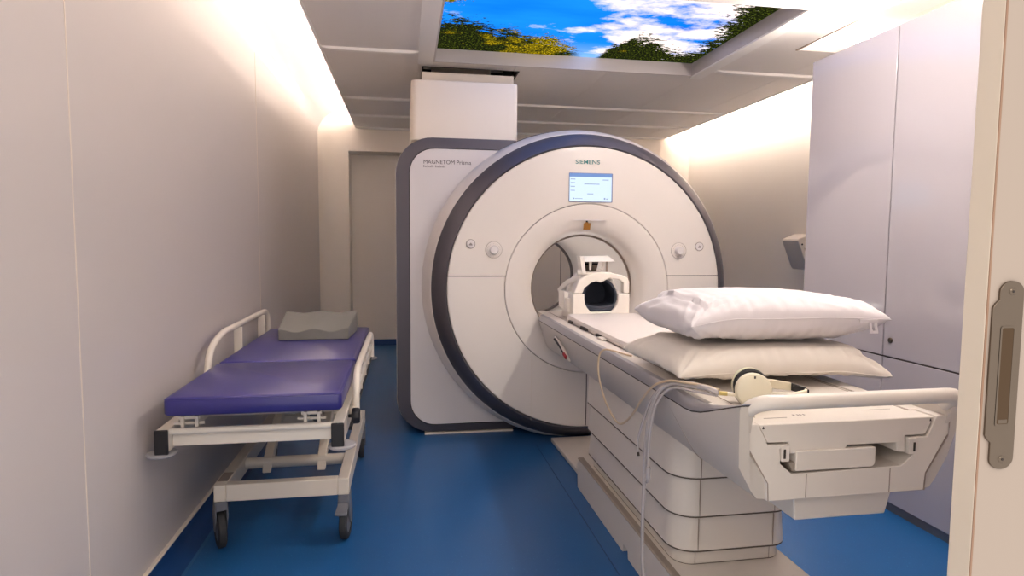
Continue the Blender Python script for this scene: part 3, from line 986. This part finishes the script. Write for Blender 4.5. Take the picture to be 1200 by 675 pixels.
up = pillow('pillow', 'plump white pillow on top of the two-pillow stack, with fabric tab', 1.215, 2.01, 1.060, 0.70, 0.49, 0.078, 0.090, 0.0, M_pillow, 8.7, tilt=-.004, cornerdrop=(-0.022, 0.0))
b = new()
for dx in (0.0, .020): 
    prism(b, [(1.465 + dx, 1.052), (1.474 + dx, 1.052), (1.482 + dx, 1.018), (1.473 + dx, 1.018)], 'Y', 1.748, 1.751)
prism(b, [(1.473, 1.020), (1.502, 1.020), (1.502, 1.012), (1.473, 1.012)], 'Y', 1.748, 1.751)
prism(b, [(1.435, 1.057), (1.50, 1.057), (1.50, 1.048), (1.435, 1.048)], 'Y', 1.748, 1.752)
obj('fabric_tab', b, M_pillow, up)

# ------------------------------------------------------------------ headphones
hp = thing('headphones', 'cream hearing-protection headphones with black cushions lying at the table end', 'headphones', (0.98, 1.57, 0.843))
def cup(cx, cy, cz, rotz, first):
    R = Matrix.Translation((cx, cy, cz)) @ Matrix.Rotation(rotz, 4, 'Z') @ Matrix.Rotation(-.12, 4, 'X')
    b = new(); lathe(b, [(0, -.018), (.040, -.018), (.046, -.015), (.049, -.008), (.049, .004), (.046, .008), (0, .010)], 0, 0, 40)
    b.transform(R); s = obj('ear_cup', b, M_phone, hp)
    b = new(); lathe(b, [(.020, .008), (.047, .008), (.0485, .016), (.044, .028), (.030, .030), (.020, .024)], 0, 0, 40, closed=True)
    b.transform(R); q = obj('ear_cushion', b, M_blackfoam, s); q['label'] = 'black ear cushion'
    if first:
        b = new(); box(b, -.002, .002, -.0192, -.017, .034, .041); b.transform(R); obj('cup_mark', b, M_dark, s)
cup(0.945, 1.545, 0.893, -0.25, True)
R2 = Matrix.Translation((0.975, 1.615, 0.893)) @ Matrix.Rotation(PI - .25, 4, 'Z')
b = new(); lathe(b, [(0, -.018), (.040, -.018), (.046, -.015), (.049, -.008), (.049, .004), (0, .010)], 0, 0, 40); b.transform(R2); s = obj('ear_cup', b, M_phone, hp)
b = new(); lathe(b, [(.020, .004), (.047, .004), (.0485, .016), (.044, .026), (.030, .028), (.020, .022)], 0, 0, 40, closed=True); b.transform(R2); q = obj('ear_cushion', b, M_blackfoam, s); q['label'] = 'black ear cushion'
b = new()
loft(b, [[(.985, 1.538, .878), (.985, 1.546, .878), (.985, 1.546, .888), (.985, 1.538, .888)], [(1.07, 1.542, .866), (1.07, 1.552, .866), (1.07, 1.552, .882), (1.07, 1.542, .882)], [(1.13, 1.575, .862), (1.13, 1.585, .862), (1.13, 1.585, .880), (1.13, 1.575, .880)], [(1.155, 1.605, .862), (1.150, 1.612, .862), (1.150, 1.612, .876), (1.155, 1.605, .876)]])
obj('headband', b, M_phone, hp, bevel=.002)
b = new()
loft(b, [[(1.01, 1.63, .884), (1.01, 1.64, .884), (1.01, 1.64, .906), (1.01, 1.63, .906)], [(1.07, 1.635, .872), (1.07, 1.645, .872), (1.07, 1.645, .898), (1.07, 1.635, .898)], [(1.12, 1.63, .866), (1.12, 1.64, .866), (1.12, 1.64, .889), (1.12, 1.63, .889)]])
obj('headband_arm', b, M_phone, hp, bevel=.002)
b = new()
loft(b, [[(1.12, 1.622, .866), (1.12, 1.642, .866), (1.12, 1.642, .889), (1.12, 1.622, .889)], [(1.15, 1.607, .862), (1.152, 1.625, .862), (1.152, 1.625, .880), (1.15, 1.607, .880)], [(1.158, 1.60, .864), (1.16, 1.61, .864), (1.16, 1.61, .874), (1.158, 1.60, .874)]])
obj('headband_end', b, M_black, hp, bevel=.002)
b = new(); tube(b, [(.905, 1.565, .877), (.885, 1.578, .878)], .005, 10, 3); pl = obj('tube_connector', b, M_phone, hp)
b = new(); tube(b, [(.887, 1.577, .878), (.868, 1.588, .878)], .006, 10, 3); obj('plug', b, M_brass, pl)

# ------------------------------------------------------------------ tubes and cable
g = 'clear air tubes hanging over the table edge'
specs = [
    ('air_tube', 'grey air tube nearest the scanner, hanging from headphones to the floor', 0.0, .0, 0.0),
    ('air_tube', 'pale air tube nearest the hand rail, dropping beside the pedestal to floor', 0.006, -.010, .004),
]
for k, (nm, lb, dx, dy, dz) in enumerate(specs):
    pts = [(0.866, 1.588 + dx * .4, .877 + dz), (0.845, 1.62 + dx * .5, .884 + dz), (0.828, 1.70 + dx * .6, .874 + dz), (0.812, 1.775 + dy, .862 + dz), (0.797, 1.825 + dy, .838), (0.789, 1.862 + dy, .79), (0.787, 1.895 + dy, .72),
           (0.790, 1.925 + dy * .8, .60), (0.792, 1.935 + dy * .5, .48), (0.79, 1.935 + dy * .35, .36), (0.788, 1.925 + dy * .5, .24), (0.786, 1.90 + dy * .8, .12), (0.78, 1.86 + dy, .03), (0.76, 1.76 + dy, .0055), (0.74, 1.55, .0055 + .012 * (k == 1))]
    b = new(); tube(b, pts, .0055, 10, 8)
    tag(obj(nm, b, M_tube), lb, 'tube', g)
# short loose end with a dark tip, and the loop with a joiner
b = new(); tube(b, [(0.862, 1.60, .885), (0.83, 1.70, .884), (0.806, 1.79, .858), (0.791, 1.872, .80), (0.787, 1.94, .70), (0.788, 1.985, .62), (0.789, 1.985, .575)], .0042, 10, 8)
st = tag(obj('air_tube', b, M_tube), 'short loose air tube ending in a dark tip above the pedestal tiers', 'tube', g)
b = new(); tube(b, [(0.789, 1.985, .576), (0.790, 1.982, .563)], .0045, 10, 3); e = obj('tip', b, M_dark, st); e.matrix_parent_inverse = Matrix(); e['label'] = 'dark open tip'
b = new(); tube(b, [(0.864, 1.594, .870), (0.835, 1.66, .866), (0.806, 1.765, .852), (0.790, 1.835, .79), (0.785, 1.87, .70), (0.784, 1.882, .60), (0.786, 1.885, .53), (0.79, 1.905, .50), (0.792, 1.928, .52)], .0042, 10, 8)
st = tag(obj('air_tube', b, M_tube), 'thin looped air tube with clear joiner beside the hanging bundle', 'tube', g)
b = new(); tube(b, [(0.785, 1.882, .56), (0.787, 1.888, .52)], .008, 10, 3); e = obj('joiner', b, M_tube, st); e.matrix_parent_inverse = Matrix()
b = new()
tube(b, [(0.885, 2.32, .848), (0.865, 2.37, .849), (0.842, 2.42, .852), (0.815, 2.455, .850), (0.800, 2.47, .82), (0.795, 2.46, .75), (0.796, 2.39, .67), (0.797, 2.29, .622), (0.796, 2.20, .612), (0.794, 2.12, .645), (0.792, 2.04, .70), (0.788, 1.95, .775),
          (0.792, 1.87, .835), (0.803, 1.79, .869), (0.818, 1.70, .884), (0.848, 1.63, .889), (0.868, 1.59, .886)], .0040, 10, 8)
tag(obj('cable', b, M_beige), 'thin beige cable looping in a U below the table edge', 'cable')

# ------------------------------------------------------------------ storage cabinets
XC = 2.31
def cabinet(label, y0, y1, lock):
    t = thing('storage_cabinet', label, 'cabinet', ((XC + XR) / 2, (y0 + y1) / 2, 0), 'tall white gloss cabinets')
    g_ = .0036
    b = new(); box(b, XC + .019, XR - .002, y0 + .001, y1 - .001, .046, 2.332); obj('carcass', b, M_cab if y1 > 3.2 else M_cabedge, t)
    b = new(); box(b, XC + .0185, XC + .0195, y0, y1, .05, 2.33); obj('shadow_gap', b, M_cabedge, t)
    b = new(); box(b, XC, XC + .018, y0 + g_, y1 - (g_ if y1 < 3.2 else 0), .046, .752 - g_); d1 = obj('door', b, M_cab, t, bevel=.0015)
    b = new(); box(b, XC, XC + .018, y0 + g_, y1 - (g_ if y1 < 3.2 else 0), .752 + g_, 2.334); d2 = obj('door', b, M_cab, t, bevel=.0015)
    b = new(); box(b, XC + .012, XR - .01, y0 + .002, y1 - .002, 0, .045); obj('plinth', b, M_plinth, t)
    if lock:
        for z, d in ((.835, d2), (.667, d1)):
            b = new(); lathe(b, [(0, XC - .006), (.011, XC - .006), (.0135, XC - .003), (.0135, XC + .001)], y1 - .047, z, 24, ax='X'); l = obj('lock', b, M_lock, d)
            b = new(); box(b, XC - .0068, XC - .0055, y1 - .0485, y1 - .0455, z - .006, z + .006); obj('key_slot', b, M_dark, l)
cabinet('tall glossy white cabinet at the far end, beside the right wall', 2.655, 3.286, False)
cabinet('tall glossy white cabinet with two bronze locks, nearer the sliding door', 2.02, 2.655, True)
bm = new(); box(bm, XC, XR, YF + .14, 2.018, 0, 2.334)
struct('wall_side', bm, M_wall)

# control console on the right wall
cs = thing('wall_console', 'small grey wedge console on right wall peeking out behind cabinet', 'console', (3.5, 5.0, 1.08))
b = new(); prism(b, [(3.425, 1.325), (3.435, 1.34), (XR, 1.385), (XR, 1.06), (3.53, 1.08)], 'Y', 4.98, 5.22); obj('console_body', b, M_console, cs, bevel=.006)
b = new(); lathe(b, [(0, 4.977), (.008, 4.977), (.008, 4.981)], 3.468, 1.29, 16); obj('screw', b, M_black, cs)
b = new(); prism(b, [(3.49, 1.26), (3.52, 1.255), (3.54, 1.17), (3.52, 1.175)], 'Y', 4.977, 4.981); obj('recess', b, M_step, cs)

# ------------------------------------------------------------------ sliding door
DX, DY = 0.872, 0.80
dr = bpy.data.objects.new('door_1', None); COL.objects.link(dr); dr.location = (1.3, DY, 0); dr['kind'] = 'structure'
b = new(); box(b, DX + .003, 1.90, DY, DY + .04, 0.012, 2.25); obj('door_leaf', b, M_door, dr, bevel=.001)
b = new(); box(b, DX, DX + .0028, DY + .001, DY + .04, 0.012, 2.25); obj('door_edging', b, M_dooredge, dr, bevel=.001)
b = new(); box(b, DX + .0005, DX + .0036, DY - .0003, DY + .003, 0.012, 2.25); obj('edge_seam', b, mat('brown_joint', rgb(150, 118, 96), .6), dr)
# pull plate: narrow rounded strip with a wider middle, opening cut as four pieces around the recess
px, pz = 0.9085, 1.098
def platepoly():
    P = []
    hw = .0215
    for i in range(13):
        a = PI * i / 12
        P.append((px + .004 + hw * math.cos(a), pz + .130 + .8 * hw * math.sin(a)))
    P += [(px + .004 - hw, pz + .118), (px - .024, pz + .113), (px - .0285, pz + .106), (px - .0285, pz - .092), (px - .024, pz - .099), (px + .004 - hw, pz - .104)]
    for i in range(13):
        a = PI + PI * i / 12
        P.append((px + .004 + hw * math.cos(a), pz - .130 + .8 * hw * math.sin(a)))
    return P
b = new(); prism(b, platepoly(), 'Y', DY - .004, DY)
pp = obj('pull_plate', b, M_plate, dr, bevel=.001)
rx0, rx1, rz0, rz1 = px - .0135, px + .0135, pz - .078, pz + .078
b = new()
A = [b.verts.new((x, DY - .0046, z)) for x, z in rrect(rx0, rx1, rz0, rz1, .004, 4)]
B_ = [b.verts.new((x, DY - .0046, z)) for x, z in rrect(rx0 + .003, rx1 - .003, rz0 + .003, rz1 - .003, .003, 4)]
n = len(A)
for i in range(n):
    j = (i + 1) % n
    b.faces.new((A[i], A[j], B_[j], B_[i]))
obj('recess_rim', b, M_plate, pp)
b = new(); prism(b, rrect(rx0 + .003, rx1 - .003, rz0 + .003, rz1 - .003, .003, 4), 'Y', DY - .0044, DY - .0042)
obj('finger_recess', b, mat('recess_bronze', rgb(84, 66, 48), .3, metal=.85), pp)
b = new(); box(b, rx0 + .006, rx1 - .005, DY - .0047, DY - .0044, rz0 + .004, rz0 + .010); obj('recess_glint', b, M_plate, pp)  # painted highlight: brighter strip at the foot of the recess
for z in (pz + .131, pz - .131):
    b = new(); lathe(b, [(0, DY - .0052), (.0045, DY - .0056), (.006, DY - .0042)], px + .004, z, 20); sc = obj('screw', b, M_plate, pp)
    b = new(); lathe(b, [(0, DY - .0060), (.002, DY - .0060), (.002, DY - .005)], px + .004, z, 6); obj('screw_socket', b, M_dark, sc)

# ------------------------------------------------------------------ trolley
tr = thing('hospital_trolley', 'wheeled patient trolley with white frame and blue vinyl mattress by left wall', 'trolley', (-0.55, 3.2, 0))
# mattress sections
def mattress(y0, y1, name):
    x0, x1, z0, z1 = -.855, -.238, .668, .735
    b = new()
    nx, ny = 14, 14
    rings = []
    for f, z in ((.006, z0), (0.0, z0 + .008), (0.0, z1 - .012), (.004, z1 - .004), (.012, z1)):
        rings.append([(x, y, z) for x, y in rrect(x0 + f, x1 - f, y0 + f, y1 - f, .018, 4)])
    loft(b, rings)
    o = obj(name, b, M_mattress, tr, angle=50)
    b = new()
    tube(b, [(x, y, z1 - .007) for x, y in rrect(x0 + .002, x1 - .002, y0 + .002, y1 - .002, .018, 3)] , .0025, 6, 1)
    obj('piping', b, M_mattress, o)
mattress(2.335, 2.985, 'mattress')
mattress(3.005, 4.12, 'mattress')
b = new(); box(b, -.83, -.262, 2.52, 4.16, .645, .667); obj('mattress_base', b, M_black, tr)
# frame
for x0, x1 in ((-.905, -.862), (-.282, -.238)):
    b = new(); box(b, x0, x1, 2.395, 4.25, .518, .602); r = obj('frame_rail', b, M_frame, tr, bevel=.004)
    b = new(); box(b, x0 - .002, x1 + .002, 2.383, 2.396, .512, .604); c = obj('end_cap', b, M_black, r, bevel=.004); c['label'] = 'black rail end cap'
    b = new(); box(b, x0 - .002, x1 + .002, 4.249, 4.262, .512, .604); c = obj('end_cap', b, M_black, r, bevel=.004); c['label'] = 'black rail end cap'
    for y in (2.425, 4.24):
        b = new(); lathe(b, [(0, .513), (.048, .513), (.053, .509), (.053, .503), (.048, .499), (0, .499)], (x0 + x1) / 2 - (.012 if x0 < -.5 else -.012), y, 32, ax='Z'); obj('bumper_disc', b, M_bump, r)
b = new(); box(b, -.862, -.282, 2.435, 2.462, .527, .582); obj('cross_rail', b, M_frame, tr, bevel=.004)
b = new(); box(b, -.862, -.282, 4.20, 4.23, .527, .582); obj('cross_rail', b, M_frame, tr, bevel=.004)
b = new(); tube(b, [(-.865, 2.418, .590), (-.28, 2.418, .590)], .0125, 14, 1); obj('push_bar', b, M_frame, tr)
for xc in (-.80, -.36):
    b = new()
    for dx in (-.03, .02):
        box(b, xc + dx, xc + dx + .012, 2.43, 2.50, .600, .640)
    box(b, xc - .04, xc + .035, 2.44, 2.455, .628, .640); tube(b, [(xc - .055, 2.445, .612), (xc + .05, 2.445, .612)], .006, 8, 1)
    obj('hinge_bracket', b, M_frame, tr)
b = new(); box(b, -.84, -.27, 2.56, 4.18, .602, .640)
obj('backrest_frame', b, M_base, tr, bevel=.006)
# side guards
def guard(x, y0, y1, z0, z1, r0):
    b = new()
    pts = [(x, y0, z0), (x, y0 + .005, z0 + .35 * (z1 - z0)), (x, y0 + r0 * .28, z1 - .10 * (z1 - z0) - .03), (x, y0 + r0, z1 - .006), (x, y0 + r0 + .15, z1), (x, (y0 + y1) / 2, z1), (x, y1 - .16, z1), (x, y1 - .05, z1 - .012), (x, y1 - .006, z1 - .06), (x, y1, z1 - .13), (x, y1, z0)]
    tube(b, pts, .0155, 14, 6)
    return obj('side_guard', b, M_frame, tr)
gl = guard(-.885, 2.93, 4.20, .56, .846, .24)
for y in (3.46, 4.00):
    b = new(); box(b, -.905, -.862, y, y + .014, .60, .835); obj('guard_post', b, M_frame, gl, bevel=.003)
gr = guard(-.212, 2.66, 3.86, .585, .738, .12)
b = new(); tube(b, [(-.212, 2.74, .665), (-.212, 3.80, .665)], .009, 10, 1)
for y in (2.95, 3.25, 3.55): box(b, -.218, -.206, y, y + .025, .60, .73)
obj('guard_bars', b, M_frame, gr)
b = new(); box(b, -.236, -.218, 2.60, 3.95, .575, .60); obj('guard_rail', b, M_base, gr, bevel=.003)
b = new(); box(b, -.24, -.228, 2.62, 4.24, .505, .52); obj('under_rail_strip', b, M_black, tr)  # black strip along the lower outer edge of the right rail
b = new(); lathe(b, [(0, -.237), (.008, -.237), (.008, -.224), (.030, -.222), (.034, -.216), (.034, -.196), (.028, -.190), (0, -.190)], 2.575, .578, 8, ax='X'); obj('adjusting_knob', b, M_black, tr, bevel=.003)
# base frame
for x0, x1 in ((-.79, -.742), (-.293, -.245)):
    b = new(); box(b, x0, x1, 2.655, 3.74, .212, .284); obj('base_rail', b, M_base, tr, bevel=.004)
b = new(); box(b, -.742, -.293, 2.655, 2.70, .212, .284); obj('base_cross', b, M_base, tr, bevel=.004)
b = new(); box(b, -.742, -.293, 3.69, 3.735, .212, .284); obj('base_cross', b, M_base, tr, bevel=.004)
b = new(); box(b, -.786, -.746, 2.70, 2.80, .284, .2855); obj('base_label', b, M_seam, tr)
b = new(); tube(b, [(-.745, 3.0, .252), (-.29, 3.0, .252)], .026, 18, 1); obj('pivot_tube', b, M_base, tr)
for xc in (-.645, -.40):
    b = new(); loft(b, [[(xc - .02, 2.955, .215), (xc + .02, 2.955, .215), (xc + .02, 2.985, .275), (xc - .02, 2.985, .275)], [(xc - .02, 3.56, .505), (xc + .02, 3.56, .505), (xc + .02, 3.54, .565), (xc - .02, 3.54, .565)]])
    obj('lift_arm', b, M_base, tr, bevel=.004)
b = new(); tube(b, [(-.862, 3.55, .535), (-.282, 3.55, .535)], .02, 16, 1); obj('pivot_tube', b, M_base, tr)
b = new(); tube(b, [(-.52, 3.69, .262), (-.52, 3.10, .50)], .022, 16, 1); obj('gas_strut', b, M_castor, tr)
def castor(x, y, rot, brake):
    R = Matrix.Translation((x, y, 0)) @ Matrix.Rotation(rot, 4, 'Z')
    b = new(); lathe(b, [(.052, -.016), (.070, -.0165), (.0785, -.012), (.080, 0), (.0785, .012), (.070, .0165), (.052, .016)], 0, 0, 36, ax='X', closed=True)
    for v in b.verts: v.co.z += .080; v.co.y += .028
    b.transform(R); w = obj('castor_wheel', b, M_tyre, tr)
    b = new(); lathe(b, [(0, -.014), (.02, -.017), (.052, -.013), (.052, .013), (.02, .017), (0, .014)], 0, 0, 28, ax='X')
    for v in b.verts: v.co.z += .080; v.co.y += .028
    b.transform(R); obj('hub', b, M_castor, w)
    b = new()
    for s in (-1, 1):
        loft(b, [[(s * .019, -.012, .212), (s * .019, .026, .212), (s * .025, .026, .212), (s * .025, -.012, .212)], [(s * .019, -.02, .15), (s * .019, .05, .15), (s * .026, .05, .15), (s * .026, -.02, .15)], [(s * .019, .014, .072), (s * .019, .044, .072), (s * .025, .044, .072), (s * .025, .014, .072)]])
    prism(b, [(-.022, -.02), (.022, -.02), (.022, .05), (-.022, .05)], 'Z', .172, .212)
    b.transform(R); obj('fork', b, M_castor, w, bevel=.003)
    if brake:
        b = new(); loft(b, [[(-.022, -.02, .165), (.022, -.02, .165), (.022, -.02, .178), (-.022, -.02, .178)], [(-.026, -.075, .142), (.026, -.075, .142), (.026, -.075, .152), (-.026, -.075, .152)]]); b.transform(R); obj('brake_pedal', b, M_castor, w, bevel=.003)
castor(-.768, 2.675, .42, False)
castor(-.268, 2.675, -.10, True)
castor(-.768, 3.69, .1, False)
castor(-.268, 3.70, .05, True)

# foam wedge
fw = new()
nx, ny = 44, 8
T = [[None] * (ny + 1) for _ in range(nx + 1)]
Bt = [[None] * (ny + 1) for _ in range(nx + 1)]
for i in range(nx + 1):
    for j in range(ny + 1):
        u, v = i / nx, j / ny
        x = -.706 + (.382 + .042 * v) * u - .020 * v
        y = 3.60 + .36 * v
        wv = .5 - .5 * math.cos(4 * PI * u)
        z = .800 + .062 * v - .018 * wv * (1 - .35 * v)
        T[i][j] = fw.verts.new((x, y, z))
        Bt[i][j] = fw.verts.new((x, y, .7365))
for i in range(nx):
    for j in range(ny):
        fw.faces.new((T[i][j], T[i + 1][j], T[i + 1][j + 1], T[i][j + 1]))
        fw.faces.new((Bt[i][j], Bt[i][j + 1], Bt[i + 1][j + 1], Bt[i + 1][j]))
for i in range(nx):
    fw.faces.new((T[i][0], Bt[i][0], Bt[i + 1][0], T[i + 1][0]))
    fw.faces.new((T[i + 1][ny], Bt[i + 1][ny], Bt[i][ny], T[i][ny]))
for j in range(ny):
    fw.faces.new((T[0][j + 1], Bt[0][j + 1], Bt[0][j], T[0][j]))
    fw.faces.new((T[nx][j], Bt[nx][j], Bt[nx][j + 1], T[nx][j + 1]))
tag(obj('foam_wedge', fw, M_foam, bevel=.004), 'grey foam knee wedge with two shallow hollows on the blue mattress', 'wedge cushion')

# ------------------------------------------------------------------ lights
def area(name, loc, rot, sx, sy, power, col):
    l = bpy.data.lights.new(name, 'AREA')
    l.shape = 'RECTANGLE'; l.size = sx; l.size_y = sy; l.energy = power; l.color = col
    o = bpy.data.objects.new(name, l); COL.objects.link(o)
    o.location = loc; o.rotation_euler = rot
    return o
area('doorway_fill', (0.0, -0.9, 2.75), (math.radians(20), 0, 0), 1.2, 0.5, 15, (1, .90, .82))  # unseen area light added outside the doorway as front fill

# linear ceiling luminaire over the table, in the raft between the picture panel and the door
lt = thing('linear_ceiling_lamp', 'slim linear lamp set in the ceiling in front of the picture panel', 'lamp', (1.66, 2.1, HC - .03))
b = new(); box(b, 1.60, 1.72, 1.3, 2.9, HC - .03, HC - .001); obj('lamp_housing', b, M_bar, lt, bevel=.004)
b = new(); box(b, 1.612, 1.708, 1.315, 2.885, HC - .034, HC - .0305); obj('lamp_diffuser', b, emat('lamp_glow', (1, .92, .86, 1), 56.0), lt)

w = bpy.data.worlds.new('World'); SC.world = w; w.use_nodes = True
bg = w.node_tree.nodes['Background']
bg.inputs[0].default_value = (1.0, .93, .88, 1)
bg.inputs[1].default_value = 1.25

# ------------------------------------------------------------------ camera
cam = bpy.data.cameras.new('Camera'); co = bpy.data.objects.new('Camera', cam); COL.objects.link(co)
f, yaw, pitch, roll = 723.81, math.radians(9.776), math.radians(4.322), math.radians(0.3988)
cam.sensor_width = 36; cam.lens = f * 36 / 1200; cam.clip_start = .02
cy, sy, cp, sp, cr, sr = math.cos(yaw), math.sin(yaw), math.cos(pitch), math.sin(pitch), math.cos(roll), math.sin(roll)
F = Vector((sy * cp, cy * cp, -sp)); Rt = Vector((cy, -sy, 0)); U = Rt.cross(F)
R2, U2 = Rt * cr + U * sr, U * cr - Rt * sr
mw = Matrix((R2, U2, -F)).transposed().to_4x4()
mw.translation = (0, 0, 1.3)
co.matrix_world = mw
SC.camera = co
SC.view_settings.view_transform = 'Standard'
SC.view_settings.look = 'None'
SC.view_settings.gamma = 1
SC.view_settings.use_curve_mapping = False
SC.view_settings.exposure = 0.16
